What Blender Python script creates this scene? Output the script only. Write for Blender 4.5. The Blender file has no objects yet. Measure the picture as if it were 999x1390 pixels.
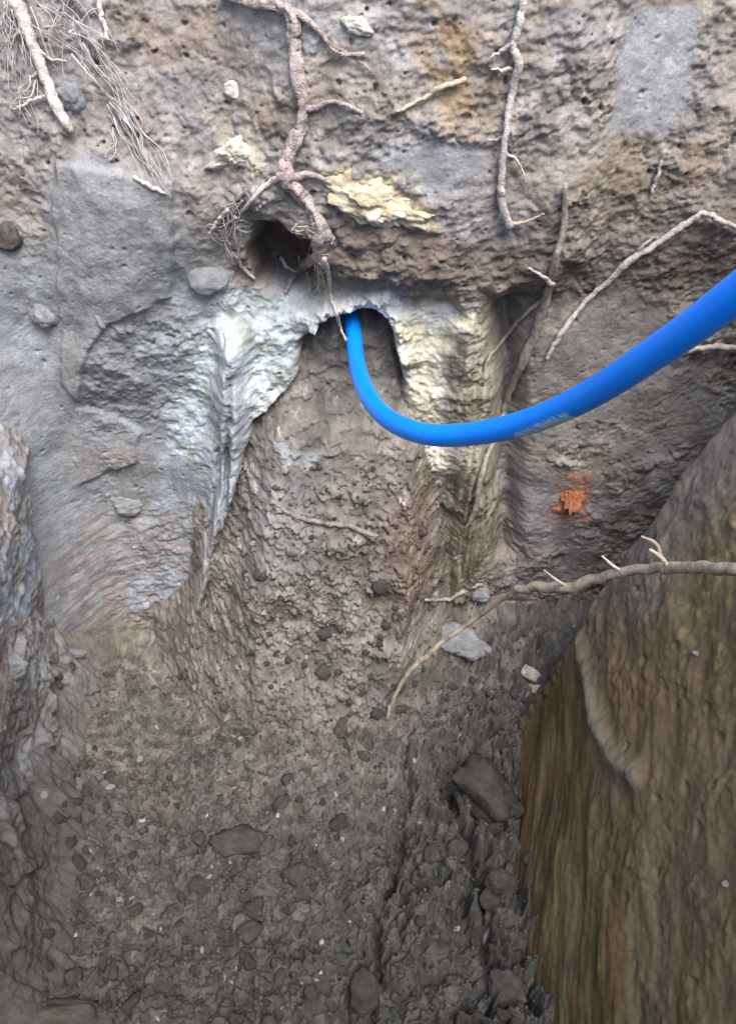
import bpy, bmesh, math, random
import numpy as np
from mathutils import Vector, Matrix

# ------------------------------------------------------------------ camera, sky, sun, exposure
scene = bpy.context.scene
COL = scene.collection
CAM = Vector((0.0, 0.0, 1.27)); PITCH = math.radians(38.0); FPX = 1100.0
cd = bpy.data.cameras.new('camera'); cam = bpy.data.objects.new('camera', cd); COL.objects.link(cam)
cam.location = CAM; cam.rotation_euler = (math.radians(90) - PITCH, 0, 0)
cd.sensor_fit = 'VERTICAL'; cd.sensor_height = 24.0; cd.lens = 24.0 * FPX / 1390.0
cd.clip_start = 0.01; cd.clip_end = 500
scene.camera = cam
world = bpy.data.worlds.new('World'); scene.world = world; world.use_nodes = True
wn = world.node_tree; wn.nodes.clear()
sky = wn.nodes.new('ShaderNodeTexSky'); sky.sky_type = 'NISHITA'; sky.sun_disc = False
SUN_EL, SUN_AZ = math.radians(60), math.radians(155)        # azimuth clockwise from +Y
sky.sun_elevation = SUN_EL; sky.sun_rotation = SUN_AZ
sky.air_density = 1.0; sky.dust_density = 2.0; sky.ozone_density = 1.0
bg = wn.nodes.new('ShaderNodeBackground'); bg.inputs['Strength'].default_value = 0.15
wo = wn.nodes.new('ShaderNodeOutputWorld')
wn.links.new(sky.outputs[0], bg.inputs[0]); wn.links.new(bg.outputs[0], wo.inputs[0])
sl = bpy.data.lights.new('sun', 'SUN'); sun = bpy.data.objects.new('sun', sl); COL.objects.link(sun)
sl.energy = 1.5; sl.angle = math.radians(35); sl.color = (1.0, 0.97, 0.93)
sd_ = Vector((math.sin(SUN_AZ) * math.cos(SUN_EL), math.cos(SUN_AZ) * math.cos(SUN_EL), math.sin(SUN_EL)))
sun.rotation_euler = sd_.to_track_quat('Z', 'Y').to_euler()
scene.view_settings.view_transform = 'Standard'; scene.view_settings.look = 'None'
scene.view_settings.gamma = 1.0; scene.view_settings.exposure = 1.38
scene.view_settings.use_curve_mapping = False

# ------------------------------------------------------------------ numeric helpers
rng = np.random.default_rng(7); random.seed(7)
def hsh(ix, iy, seed):
    h = (ix.astype(np.int64) * 374761393 + iy.astype(np.int64) * 668265263 + seed * 982451653) & 0xFFFFFFFF
    h = ((h ^ (h >> 13)) * 1274126177) & 0xFFFFFFFF
    h = ((h ^ (h >> 16)) * 2246822519) & 0xFFFFFFFF
    return (h ^ (h >> 15)) & 0xFFFFFFFF
def perlin(x, y, seed=0):
    x = np.asarray(x, float); y = np.asarray(y, float)
    ix = np.floor(x).astype(np.int64); iy = np.floor(y).astype(np.int64)
    fx = x - ix; fy = y - iy
    u = fx * fx * fx * (fx * (fx * 6 - 15) + 10); v = fy * fy * fy * (fy * (fy * 6 - 15) + 10)
    def g(a, b):
        t = hsh(ix + a, iy + b, seed) * (2 * math.pi / 4294967296.0)
        return np.cos(t) * (fx - a) + np.sin(t) * (fy - b)
    n0 = g(0, 0) * (1 - u) + g(1, 0) * u; n1 = g(0, 1) * (1 - u) + g(1, 1) * u
    return (n0 * (1 - v) + n1 * v) * 1.5
def fbm(x, y, f, octv=4, seed=0, gain=0.5):
    s = 0.0; a = 1.0; t = 0.0
    for k in range(octv):
        s = s + a * perlin(x * f + 13.7 * k, y * f - 7.1 * k, seed + k * 17); t += a; a *= gain; f *= 2.03
    return s / t
def ridged(x, y, f, octv=3, seed=0):
    s = 0.0; a = 1.0; t = 0.0
    for k in range(octv):
        s = s + a * (1 - np.abs(perlin(x * f + 3.3 * k, y * f + 9.9 * k, seed + k * 31)) * 2); t += a; a *= 0.5; f *= 2.1
    return s / t
def worley(x, y, f, seed=0, jit=0.9):
    x = np.asarray(x, float) * f; y = np.asarray(y, float) * f
    ix = np.floor(x).astype(np.int64); iy = np.floor(y).astype(np.int64)
    d1 = np.full(x.shape, 9.0); d2 = np.full(x.shape, 9.0); cid = np.zeros(x.shape); ox = np.zeros(x.shape); oy = np.zeros(x.shape)
    for a in (-1, 0, 1):
        for b in (-1, 0, 1):
            h = hsh(ix + a, iy + b, seed)
            px = ix + a + 0.5 + ((h & 0xFFFF) / 65535.0 - 0.5) * jit
            py = iy + b + 0.5 + ((h >> 16) / 65535.0 - 0.5) * jit
            d = np.hypot(px - x, py - y)
            c = (hsh(ix + a, iy + b, seed + 5) & 0xFFFF) / 65535.0
            near = d < d1
            d2 = np.where(near, d1, np.minimum(d2, d)); cid = np.where(near, c, cid); d1 = np.where(near, d, d1)
            ox = np.where(near, x - px, ox); oy = np.where(near, y - py, oy)
    return d1, d2, cid, ox, oy
def sst(a, b, x):
    t = np.clip((x - a) / (b - a), 0, 1); return t * t * (3 - 2 * t)
def lerp(a, b, t): return a + (b - a) * t
def polysd(x, y, P):
    P = np.asarray(P, float); n = len(P); d = np.full(x.shape, 1e9); ins = np.zeros(x.shape, bool)
    for i in range(n):
        a = P[i]; b = P[(i + 1) % n]; e = b - a
        wx = x - a[0]; wy = y - a[1]
        t = np.clip((wx * e[0] + wy * e[1]) / (e @ e + 1e-12), 0, 1)
        d = np.minimum(d, np.hypot(wx - t * e[0], wy - t * e[1]))
        c = ((a[1] > y) != (b[1] > y))
        xi = a[0] + (y - a[1]) * e[0] / (e[1] if abs(e[1]) > 1e-12 else 1e-12)
        ins ^= c & (x < xi)
    return np.where(ins, d, -d)            # positive inside
def linesd(x, y, P):
    P = np.asarray(P, float); d = np.full(x.shape, 1e9)
    for i in range(len(P) - 1):
        a = P[i]; e = P[i + 1] - a; wx = x - a[0]; wy = y - a[1]
        t = np.clip((wx * e[0] + wy * e[1]) / (e @ e + 1e-12), 0, 1)
        d = np.minimum(d, np.hypot(wx - t * e[0], wy - t * e[1]))
    return d
def s2l(c):
    c = np.asarray(c, float) / 255.0
    return np.where(c <= 0.04045, c / 12.92, ((c + 0.055) / 1.055) ** 2.4)

# survey of the trench: sight line through a mark noted on the photograph
CP, SP = math.cos(PITCH), math.sin(PITCH)
def sight(px, py):
    u = (px - 499.5) / FPX; v = (695 - py) / FPX
    return np.array((u, CP + v * SP, -SP + v * CP))
def at(px, py, Y):                       # point of that sight line on the plane y = Y
    d = sight(px, py); t = Y / d[1]; return np.array((d[0] * t, Y, CAM.z + d[2] * t))
def wz(px, py, Y=1.2):
    p = at(px, py, Y); return (p[0], p[2])
def wpoly(pts, Y=1.2): return [wz(a, b, Y) for a, b in pts]
def along(px, py, t): d = sight(px, py); return np.array((d[0] * t, d[1] * t, CAM.z + d[2] * t))

def axis(segs):
    out = []
    for a, b, h in segs: out += list(np.arange(a, b, h))
    return np.array(out + [segs[-1][1]])

# ------------------------------------------------------------------ materials
def nodes(name):
    m = bpy.data.materials.new(name); m.use_nodes = True; nt = m.node_tree
    return m, nt, nt.nodes['Principled BSDF']
def soil_mat(name, grain=0.38, bump=0.42, scale=260):
    m, nt, b = nodes(name); N = nt.nodes; L = nt.links
    at_ = N.new('ShaderNodeAttribute'); at_.attribute_name = 'Col'
    tc = N.new('ShaderNodeTexCoord')
    n1 = N.new('ShaderNodeTexNoise'); n1.inputs['Scale'].default_value = scale; n1.inputs['Detail'].default_value = 4; n1.inputs['Roughness'].default_value = 0.65
    n2 = N.new('ShaderNodeTexNoise'); n2.inputs['Scale'].default_value = 55; n2.inputs['Detail'].default_value = 6
    L.new(tc.outputs['Object'], n1.inputs['Vector']); L.new(tc.outputs['Object'], n2.inputs['Vector'])
    ad = N.new('ShaderNodeMath'); ad.operation = 'ADD'; L.new(n1.outputs[0], ad.inputs[0]); L.new(n2.outputs[0], ad.inputs[1])
    mr = N.new('ShaderNodeMapRange'); mr.inputs[1].default_value = 0.6; mr.inputs[2].default_value = 1.4
    mr.inputs[3].default_value = 1 - grain; mr.inputs[4].default_value = 1 + grain
    L.new(ad.outputs[0], mr.inputs[0])
    mx = N.new('ShaderNodeMix'); mx.data_type = 'RGBA'; mx.blend_type = 'MULTIPLY'; mx.inputs[0].default_value = 1.0
    L.new(at_.outputs['Color'], mx.inputs[6]); L.new(mr.outputs[0], mx.inputs[7]); L.new(mx.outputs[2], b.inputs['Base Color'])
    L.new(at_.outputs['Alpha'], b.inputs['Roughness'])
    b.inputs['Specular IOR Level'].default_value = 0.35
    bp = N.new('ShaderNodeBump'); bp.inputs['Strength'].default_value = bump; bp.inputs['Distance'].default_value = 0.004
    L.new(ad.outputs[0], bp.inputs['Height']); L.new(bp.outputs[0], b.inputs['Normal'])
    return m
def plain_mat(name, cols, scale=60, rough=0.85, bump=0.4, streak=None, rand=0.25, dist=0.002):
    """2-3 earth colours mixed by noise, with per-object variation"""
    m, nt, b = nodes(name); N = nt.nodes; L = nt.links
    tc = N.new('ShaderNodeTexCoord'); oi = N.new('ShaderNodeObjectInfo')
    mp = N.new('ShaderNodeMapping'); L.new(tc.outputs['Object'], mp.inputs['Vector'])
    if streak: mp.inputs['Scale'].default_value = streak
    n1 = N.new('ShaderNodeTexNoise'); n1.inputs['Scale'].default_value = scale; n1.inputs['Detail'].default_value = 6; n1.inputs['Roughness'].default_value = 0.65
    L.new(mp.outputs[0], n1.inputs['Vector'])
    cr = N.new('ShaderNodeValToRGB'); e = cr.color_ramp.elements
    e[0].position = 0.34; e[1].position = 0.66
    e[0].color = (*s2l(cols[0]), 1); e[1].color = (*s2l(cols[-1]), 1)
    if len(cols) == 3:
        k = e.new(0.5); k.color = (*s2l(cols[1]), 1)
    L.new(n1.outputs[0], cr.inputs[0])
    mr = N.new('ShaderNodeMapRange'); mr.inputs[3].default_value = 1 - rand; mr.inputs[4].default_value = 1 + rand
    L.new(oi.outputs['Random'], mr.inputs[0])
    mx = N.new('ShaderNodeMix'); mx.data_type = 'RGBA'; mx.blend_type = 'MULTIPLY'; mx.inputs[0].default_value = 1.0
    L.new(cr.outputs[0], mx.inputs[6]); L.new(mr.outputs[0], mx.inputs[7]); L.new(mx.outputs[2], b.inputs['Base Color'])
    b.inputs['Roughness'].default_value = rough; b.inputs['Specular IOR Level'].default_value = 0.3
    n3 = N.new('ShaderNodeTexNoise'); n3.inputs['Scale'].default_value = scale * (4 if scale > 10 else 9); n3.inputs['Detail'].default_value = 4
    L.new(mp.outputs[0], n3.inputs['Vector'])
    bp = N.new('ShaderNodeBump'); bp.inputs['Strength'].default_value = bump; bp.inputs['Distance'].default_value = dist
    L.new(n3.outputs[0], bp.inputs['Height']); L.new(bp.outputs[0], b.inputs['Normal'])
    return m
M = {}
M['wall'] = soil_mat('clay_wall'); M['floor'] = soil_mat('crumbly_soil', 0.44, 0.6, 330); M['brown'] = soil_mat('brown_subsoil', 0.2, 0.2, 240)
M['root'] = plain_mat('pale_root_bark', [(160, 147, 135), (203, 192, 180), (224, 215, 205)], 90, 0.8, 0.6, dist=0.005)
M['rootbrown'] = plain_mat('brown_root_bark', [(134, 118, 108), (176, 160, 150), (198, 186, 176)], 110, 0.85, 0.8, dist=0.005)
M['rootgrey'] = plain_mat('muddy_root_bark', [(112, 103, 92), (152, 142, 130), (178, 168, 155)], 90, 0.85, 0.6, dist=0.005)
M['roottan'] = plain_mat('tan_root_bark', [(158, 140, 118), (196, 180, 156), (214, 200, 178)], 90, 0.75, 0.5, dist=0.005)
M['fine'] = plain_mat('fine_root', [(166, 158, 150), (200, 194, 188)], 60, 0.85, 0.2)
M['clod'] = plain_mat('dark_clod', [(66, 63, 59), (82, 79, 74), (98, 94, 88)], 2.2, 0.92, 0.9, rand=0.15, dist=0.0022)
M['clodwarm'] = plain_mat('brown_clod', [(70, 66, 61), (88, 83, 77), (106, 100, 92)], 2.2, 0.92, 0.9, rand=0.15, dist=0.0022)
M['dampshade'] = plain_mat('damp_shaded_clod', [(58, 55, 51), (72, 69, 64), (88, 84, 78)], 2.2, 0.85, 0.9, rand=0.2, dist=0.0022)  # clod tone with moisture and low trench shade mixed into the colour
M['chip'] = plain_mat('pale_stone_chip', [(128, 124, 116), (188, 185, 178)], 2.0, 0.8, 0.8, rand=0.15, dist=0.0024)
M['greystone'] = plain_mat('grey_stone', [(124, 124, 125), (146, 147, 148), (162, 162, 162)], 1.6, 0.75, 0.8, rand=0.1, dist=0.0024)
M['ochrestone'] = plain_mat('ochre_sandstone', [(158, 142, 114), (206, 192, 158), (230, 222, 204)], 1.3, 0.85, 0.8, rand=0.05, dist=0.0024)
M['creamstone'] = plain_mat('cream_limestone', [(170, 160, 138), (214, 208, 190), (232, 228, 214)], 1.5, 0.85, 0.8, rand=0.06, dist=0.0024)
M['orange'] = plain_mat('orange_burnt_clay', [(146, 98, 72), (192, 120, 82), (204, 142, 106)], 2.5, 0.9, 0.8, rand=0.05, dist=0.0024)

# ------------------------------------------------------------------ sheet meshes
def sheet(name, A, B, P, col, rough, mat):
    """A,B grid arrays -> mesh from points P[i,j,3]"""
    n, m = P.shape[:2]
    me = bpy.data.meshes.new(name)
    idx = np.arange(n * m).reshape(n, m)
    q = np.stack([idx[:-1, :-1], idx[1:, :-1], idx[1:, 1:], idx[:-1, 1:]], -1).reshape(-1, 4)
    me.vertices.add(n * m); me.vertices.foreach_set('co', P.reshape(-1).astype(np.float32))
    me.loops.add(q.size); me.loops.foreach_set('vertex_index', q.reshape(-1).astype(np.int32))
    me.polygons.add(len(q)); me.polygons.foreach_set('loop_start', np.arange(0, q.size, 4, dtype=np.int32))
    me.polygons.foreach_set('loop_total', np.full(len(q), 4, np.int32))
    me.polygons.foreach_set('use_smooth', np.ones(len(q), bool))
    ca = me.color_attributes.new('Col', 'FLOAT_COLOR', 'POINT')
    c4 = np.concatenate([np.clip(col, 0.004, 0.9), np.broadcast_to(rough[..., None], col.shape[:2] + (1,))], -1)
    ca.data.foreach_set('color', c4.reshape(-1).astype(np.float32))
    me.update(); me.validate()
    me.materials.append(mat)
    o = bpy.data.objects.new(name, me); COL.objects.link(o); o['kind'] = 'structure'
    return o
def C(c): return s2l(c)[None, None, :]
def mixc(col, c, m): return col + (C(c) - col) * m[..., None]
def clods(x, y, f, seed, amp, thr=0.0):
    """rounded lumps: height field of packed crumbs, with random presence"""
    d1, d2, cid, _, _ = worley(x, y, f, seed)
    r = 0.35 + 0.3 * cid
    h = np.sqrt(np.clip(r * r - d1 * d1, 0, None)) / 0.65
    edge = np.clip((d2 - d1) * 3.0, 0, 1)
    return amp * h * (cid > thr), edge, cid

def plates(x, y, f, seed, amp, warp=0.4, round_=0.35, thr=0.0):
    """broken earth: angular clods of random height and tilt with recessed joints"""
    wa = warp / f
    xw = x + wa * fbm(x, y, f * 1.3, 3, seed + 1) * 1.6; yw = y + wa * fbm(x, y, f * 1.3, 3, seed + 2) * 1.6
    d1, d2, cid, ox, oy = worley(xw, yw, f, seed, 1.0)
    c2 = (cid * 7.31) % 1.0; c3 = (cid * 13.77) % 1.0
    e = sst(0.0, round_, d2 - d1)
    h = (0.35 + 0.65 * c2) * e + ((c3 - 0.5) * ox + (c2 - 0.5) * oy) * 0.9 * e
    return amp * h * (sst(thr - 0.001, thr + 0.001, cid) if thr > 0 else 1.0), e, cid
RIM = 1.32
# ---------------- end wall: y = W(x, z)
wx = axis([(-1.0, -0.66, 0.012), (-0.66, 0.66, 0.0021), (0.66, 1.0, 0.012)])
wzv = axis([(-0.12, -0.02, 0.01), (-0.02, 1.2, 0.0021), (1.2, 1.335, 0.006)])
X, Z = np.meshgrid(wx, wzv, indexing='ij')
wrpx = fbm(X, Z, 14, 3, 1) * 0.018; wrpz = fbm(X, Z, 14, 3, 2) * 0.018
Xw = X + wrpx; Zw = Z + wrpz
def pm(pts, soft=0.012, Y=1.2, warp=1.0):
    return sst(-soft, soft, polysd(X + wrpx * warp, Z + wrpz * warp, wpoly(pts, Y)))

# base relief
W = 1.19 + 0.0 * X
W += 0.022 * fbm(X, Z, 4, 3, 3)
up = pm([(-200, -200), (1200, -200), (1200, 330), (760, 372), (640, 384), (560, 384), (480, 376), (430, 350), (340, 295), (250, 360), (200, 400), (-200, 420)], 0.045)
over = sst(wz(300, 300)[0], wz(440, 300)[0], X) * (1 - sst(wz(720, 300)[0], wz(840, 300)[0], X))
W -= up * (0.02 + 0.055 * over)
W += sst(0.95, 1.25, Z) * 0.03
W -= 0.02 * pm([(90, 180), (245, 235), (225, 400), (200, 520), (100, 540)], 0.09) # smooth scraped panel
# left lower hollow with scraped floor
W += 0.018 * pm([(100, 540), (270, 560), (290, 640), (270, 760), (240, 830), (110, 850), (90, 700)], 0.11)
# cavity beside the main root
cav = pm([(335, 345), (350, 312), (385, 305), (425, 330), (432, 372), (420, 398), (385, 402), (345, 385)], 0.012, 1.17)
W += cav * 0.085
# the ridges left by the digger teeth
def ridge(pts, w, h, Y=1.17):
    d = linesd(X + wrpx * 0.5, Z + wrpz * 0.3, wpoly(pts, Y)); return h * np.exp(-(d / w) ** 2)
lr = ridge([(312, 470), (318, 560), (316, 640), (300, 720), (272, 850)], 0.026, 0.062)
rr = ridge([(640, 420), (640, 520), (640, 620), (640, 700), (625, 800)], 0.04, 0.05)
gro = ridge([(317, 500), (314, 580), (306, 680), (285, 790), (268, 850)], 0.0065, 0.03) + ridge([(300, 560), (296, 650), (285, 720)], 0.005, 0.02)
gro2 = ridge([(690, 420), (694, 520), (692, 620), (688, 760)], 0.022, 0.05)
vst = fbm(X + 0.012 * fbm(X, Z, 10, 2, 21) + (Z - 0.3) * -0.06, Z * 0.06, 120, 3, 22)           # vertical scrape striation
lr = lr * (1 + 0.75 * (1 - sst(0.32, 0.5, Z)) * sst(0.02, 0.12, Z))
lmask = np.clip(lr / 0.062, 0, 1); rmask = np.clip(rr / 0.05, 0, 1)
W -= lr + rr; W += gro * (0.4 + 0.6 * (1 - sst(0.5, 0.6, Z))) + gro2
W -= np.clip(0.75 + 1.6 * fbm(X, Z, 34, 4, 34, 0.6), 0, 2) * ridge([(428, 446), (438, 424), (462, 410), (495, 406), (525, 420), (542, 446), (550, 480)], 0.013, 0.028, 1.17)
W -= vst * (0.011 * np.clip(lmask * 1.2, 0, 1) * (1 - 0.7 * sst(0.46, 0.56, Z)) + 0.015 * np.clip(rmask * 1.3, 0, 1) * (1 - 0.85 * sst(0.42, 0.52, Z)))
W -= 0.012 * fbm(X, Z, 20, 5, 35, 0.65) * rmask * sst(0.42, 0.52, Z)
# pale clay lip round the bore
lip = pm([(330, 440), (400, 412), (470, 398), (560, 402), (640, 410), (645, 450), (610, 520), (620, 600), (600, 650), (560, 650), (530, 600), (560, 560), (545, 500), (520, 440), (480, 425), (440, 428), (408, 470), (404, 520), (345, 578), (300, 600), (290, 520)], 0.016)
W -= 0.013 * lip * (1 + 1.3 * fbm(X, Z, 16, 5, 31, 0.62))
# the dug channel under the bore
chan_pts = [(436, 446), (446, 430), (478, 424), (506, 426), (526, 442), (540, 478), (546, 525), (545, 565), (575, 610), (592, 660), (606, 720), (598, 800), (640, 1000), (200, 1000), (272, 850), (300, 720), (324, 640), (346, 576), (405, 520), (410, 470)]
chs = polysd(X + wrpx * 0.45 + 0.006 * fbm(X, Z, 45, 3, 32), Z + wrpz * 0.45 + 0.006 * fbm(X, Z, 45, 3, 33), wpoly(chan_pts, 1.17))
chan = sst(-0.004, 0.014, chs)
W += chan * 0.6
# ragged general roughness of the dug face
smooth = np.clip(pm([(75, 215), (120, 190), (245, 238), (230, 330), (235, 408), (140, 440), (105, 560), (85, 500)], 0.02)
                 + pm([(505, 195), (575, 188), (652, 196), (650, 232), (592, 262), (550, 248)], 0.008, 1.13)
                 + pm([(862, 22), (965, 15), (945, 130), (912, 172), (905, 200), (890, 182), (820, 182)], 0.006, 1.15, 0.4)
                 + pm([(165, 655), (200, 600), (230, 610), (205, 690), (160, 698)], 0.006) + pm([(760, 420), (860, 400), (930, 470), (850, 560), (740, 540), (730, 470)], 0.02)
                 + pm([(80, 580), (130, 590), (130, 640), (90, 650)], 0.01), 0, 1)
smear = smooth
leftz = (1 - sst(-0.30, -0.20, X + 0.05 * fbm(X, Z, 6, 3, 56))) * sst(0.05, 0.15, Z) * (1 - sst(0.80, 0.92, Z + 0.1 * fbm(X, Z, 7, 3, 57)))
smooth = np.clip(smooth + (0.8 - 0.3 * sst(0.7, 0.85, Z)) * sst(0.05, 0.22, fbm(X, Z, 6, 3, 51) + 0.25 * (pm([(80, 200), (330, 260), (300, 560), (100, 600)], 0.05) + pm([(700, 420), (960, 400), (960, 620), (720, 760)], 0.05))) + 0.6 * leftz, 0, 1)
smooth = smooth * (1 - 0.8 * pm([(150, 432), (280, 415), (285, 560), (120, 600), (120, 540)], 0.03, 1.18))
rough_amt = (1 - 0.85 * smooth) * (1 - 0.6 * sst(-0.44, -0.54, X))
pit1, _, pitc, _, _ = worley(Xw, Zw, 42, 52); pits = sst(0.16, 0.06, pit1) * (pitc > 0.92)
pit2, _, pitd, _, _ = worley(Xw, Zw * 1.6, 85, 53); pits = np.maximum(pits, 0.6 * sst(0.22, 0.08, pit2) * (pitd > 0.93))
lay = fbm(X * 0.35, Z + 0.02 * fbm(X, Z, 6, 2, 40), 70, 4, 41)                      # horizontal tearing
lump, ledge, lcid = plates(X, Z, 24, 42, 0.016, 0.5, 0.3, 0.35)
lump2, ledge2, lcid2 = plates(X, Z, 62, 43, 0.008, 0.5, 0.35, 0.25)
mid = fbm(X, Z, 22, 5, 44, 0.58); fine = fbm(X, Z, 120, 3, 45, 0.6)
crk = np.clip(ridged(Xw, Zw, 11, 3, 46) - 0.80, 0, 1) * 5
patch = sst(-0.1, 0.35, fbm(X, Z, 9, 3, 47))
W -= rough_amt * ((0.012 * mid + 0.004 * fbm(X, Z, 48, 3, 50, 0.6)) * (1 - 0.5 * lip) + (0.10 + 0.36 * patch) * (lump + lump2) * (1 - lip * 0.75) * (1 - 0.6 * rmask) * (1 - 0.6 * lmask) + 0.006 * lay * (0.2 + 0.8 * over * up) * (1 - 0.85 * lip) * (1 - lmask) * (1 - rmask)) + 0.0026 * fine * (0.3 + 0.7 * rough_amt) + 0.0016 * fbm(X, Z, 260, 2, 54) * (0.3 + 0.7 * rough_amt)
W += pits * 0.011 * (1 - 0.6 * smooth)
W += np.clip(crk, 0, 1) * 0.007 * rough_amt * (1 - 0.7 * lip)
scr = fbm(X * 0.25 + Z * 0.4, Z - X * 0.35, 60, 3, 48) * pm([(100, 680), (290, 690), (265, 800), (110, 860)], 0.03)
W -= 0.003 * scr
W -= 0.009 * pm([(82, 212), (242, 238), (240, 300), (236, 405), (150, 428), (128, 470), (106, 548), (86, 520)], 0.004, 1.18, 0.6)
W -= 0.008 * pm([(105, 560), (170, 575), (190, 600), (180, 640), (110, 665), (95, 620)], 0.005, 1.18, 1.0)
W += (0.0014 * fbm(X * 4, Z * 0.5, 18, 3, 49) + 0.003 * fbm(X, Z, 12, 3, 55)) * smooth
W -= (np.clip(-0.47 - X, 0, 0.2) / 0.14) ** 2 * 0.11 * (1 - 0.4 * sst(0.5, 0.8, Z))
wallW = W
# spoil fan running out of the bore down to the floor
ztop = wz(460, 456)[1]
xc = lerp(wz(440, 900)[0], wz(470, 470)[0], np.clip(Z / ztop, 0, 1))
hw = np.where(X < xc, np.interp(Z, [0, 0.1, 0.3, 0.5, 0.6, ztop], [0.12, 0.12, 0.12, 0.105, 0.10, 0.07]), np.interp(Z, [0, 0.1, 0.3, 0.5, 0.6, ztop], [0.16, 0.145, 0.14, 0.125, 0.095, 0.065]))
dx = np.clip(np.abs(X - xc) - hw, 0, None)
S = 0.905 + 0.325 * np.sign(Z) * np.abs(np.clip(Z / ztop, -0.3, 1)) ** 0.85
S = S + dx * (0.75 + (0.4 + 0.5 * (X > xc)) * sst(0.06, 0.2, Z)) + 3.0 * np.clip(Z - ztop + 0.01 * fbm(X, Z, 30, 2, 60), 0, None)
S += 0.7 * np.clip(-0.32 - X, 0, None)
S -= 0.03 * sst(0.15, 0.35, Z) * (1 - sst(0.5, 0.62, Z))
c1, e1, i1 = plates(X, Z * 0.85, 44, 61, 0.011, 0.5, 0.25, 0.4)
c2, e2, i2 = plates(X, Z * 0.85, 120, 62, 0.004, 0.5, 0.4, 0.3)
spm = fbm(X, Z, 16, 5, 63, 0.6)
upr = sst(0.42, 0.55, Z)
S -= 0.012 * spm + (c1 + c2) * (1 - 0.6 * upr) + 0.0018 * fbm(X, Z, 150, 2, 64) + 0.02 * fbm(X, Z, 5, 2, 65)
S += np.clip(ridged(X + wrpx, Z * 0.6, 9, 3, 66) - 0.84, 0, 1) * 0.05
S += 0.007 * fbm(X * 0.3, Z + 3 * (X - xc) ** 2, 55, 3, 67) * upr
ps, _, pc, _, _ = worley(X, Z, 70, 68); S += 0.007 * sst(0.24, 0.08, ps) * (pc > 0.92)
spoil = sst(-0.003, 0.003, wallW - S)
W = np.minimum(wallW, S)
W = W + np.clip((Z - 1.20) / 0.13, 0, 1) ** 2 * 0.10
# colour of the wall
n1 = fbm(X, Z, 7, 4, 70); n2 = fbm(X, Z, 24, 4, 71, 0.6); n3 = fbm(X, Z, 70, 3, 72)
k = lambda a, s=0.18: sst(-s, s, a)
col = lerp(C((122, 115, 106)), C((160, 152, 142)), k(n2 + 0.4 * n1)[..., None])
col = mixc(col, (152, 147, 146), 0.5 * k(fbm(X, Z, 5, 3, 73) - 0.06))
col = mixc(col, (142, 124, 102), 0.5 * k(fbm(X, Z, 8, 4, 74) - 0.16, 0.12))
col = mixc(col, (112, 98, 84), 0.8 * pm([(440, 330), (480, 300), (600, 310), (760, 330), (760, 372), (640, 398), (560, 402), (470, 392)], 0.02, 1.14))
col = mixc(col, (112, 102, 92), 0.6 * pm([(700, 250), (1100, 230), (1100, 460), (780, 420), (690, 370)], 0.05, 1.16))
col = mixc(col, (150, 122, 84), 0.75 * pm([(570, -20), (665, -20), (655, 170), (620, 190), (590, 130), (560, 60)], 0.03, 1.15) * k(n2 + 0.1, 0.25))
col = mixc(col, (136, 112, 90), 0.6 * pm([(150, 20), (270, 30), (300, 90), (200, 110)], 0.03, 1.15))
col = mixc(col, (156, 162, 168), 0.85 * leftz)
col = mixc(col, (138, 136, 135), 0.5 * leftz * k(fbm(X * 2, Z * 0.4, 14, 4, 58), 0.2))
col = mixc(col, (142, 145, 144), 0.7 * pm([(60, 200), (260, 240), (250, 420), (120, 560), (80, 520)], 0.03))
col = mixc(col, (142, 138, 130), 0.5 * smooth * (1 - leftz)); col = mixc(col, (148, 147, 147), 0.75 * smear)
col = mixc(col, (150, 148, 147), 0.9 * smear * sst(0.28, 0.36, X) * sst(0.85, 0.9, Z))
col = mixc(col, (134, 118, 100), 0.5 * (1 - smear) * sst(0.22, 0.4, X) * sst(0.7, 0.8, Z) * k(n2 + 0.05, 0.2))
col = mixc(col, (134, 128, 118), 0.8 * smooth * pm([(700, 380), (960, 380), (960, 600), (700, 600)], 0.02))
col = mixc(col, (154, 130, 114), 0.5 * pm([(110, 600), (190, 600), (190, 640), (110, 660)], 0.02) * k(n3 + n2, 0.3))
col = mixc(col, (140, 120, 112), 0.5 * pm([(90, 700), (290, 690), (270, 820), (100, 850)], 0.03) * k(lay, 0.2))
col = mixc(col, (168, 178, 190), 0.6 * pm([(180, 790), (240, 770), (262, 790), (240, 825), (170, 830)], 0.02) * k(n2 + 0.15, 0.2))
# pale clay
pl = pm([(300, 405), (450, 418), (440, 432), (408, 470), (404, 520), (345, 580), (330, 660), (312, 690), (280, 640), (215, 650), (235, 570), (268, 480)], 0.04, 1.16)
col = mixc(col, (204, 214, 218), 0.95 * pl * k(n2 + 0.3 * n3 + 0.3, 0.3))
col = mixc(col, (166, 172, 150), 0.5 * pl * k(fbm(X, Z, 18, 3, 78) - 0.12, 0.15))
blu = pm([(230, 560), (330, 560), (310, 700), (200, 700)], 0.04); col = mixc(col, (164, 178, 190), 0.55 * blu * k(n2 + 0.1))
pr = pm([(440, 412), (480, 398), (560, 404), (640, 404), (636, 430), (598, 470), (606, 540), (598, 575), (606, 630), (584, 662), (545, 612), (556, 560), (545, 510), (520, 440), (480, 428)], 0.014, 1.17)
col = mixc(col, (238, 233, 216), 0.97 * pr * k(n2 + 0.4 * n3 + 0.36, 0.25))
col = mixc(col, (210, 196, 154), 0.5 * pr * k(fbm(X, Z, 15, 3, 79) - 0.08, 0.14))
col = mixc(col, (232, 230, 222), 0.95 * pm([(425, 428), (436, 404), (500, 396), (555, 412), (530, 446), (505, 428), (470, 426)], 0.008, 1.17))
col = mixc(col, (150, 142, 122), 0.75 * rmask * (1 - 0.9 * pr))
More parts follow.
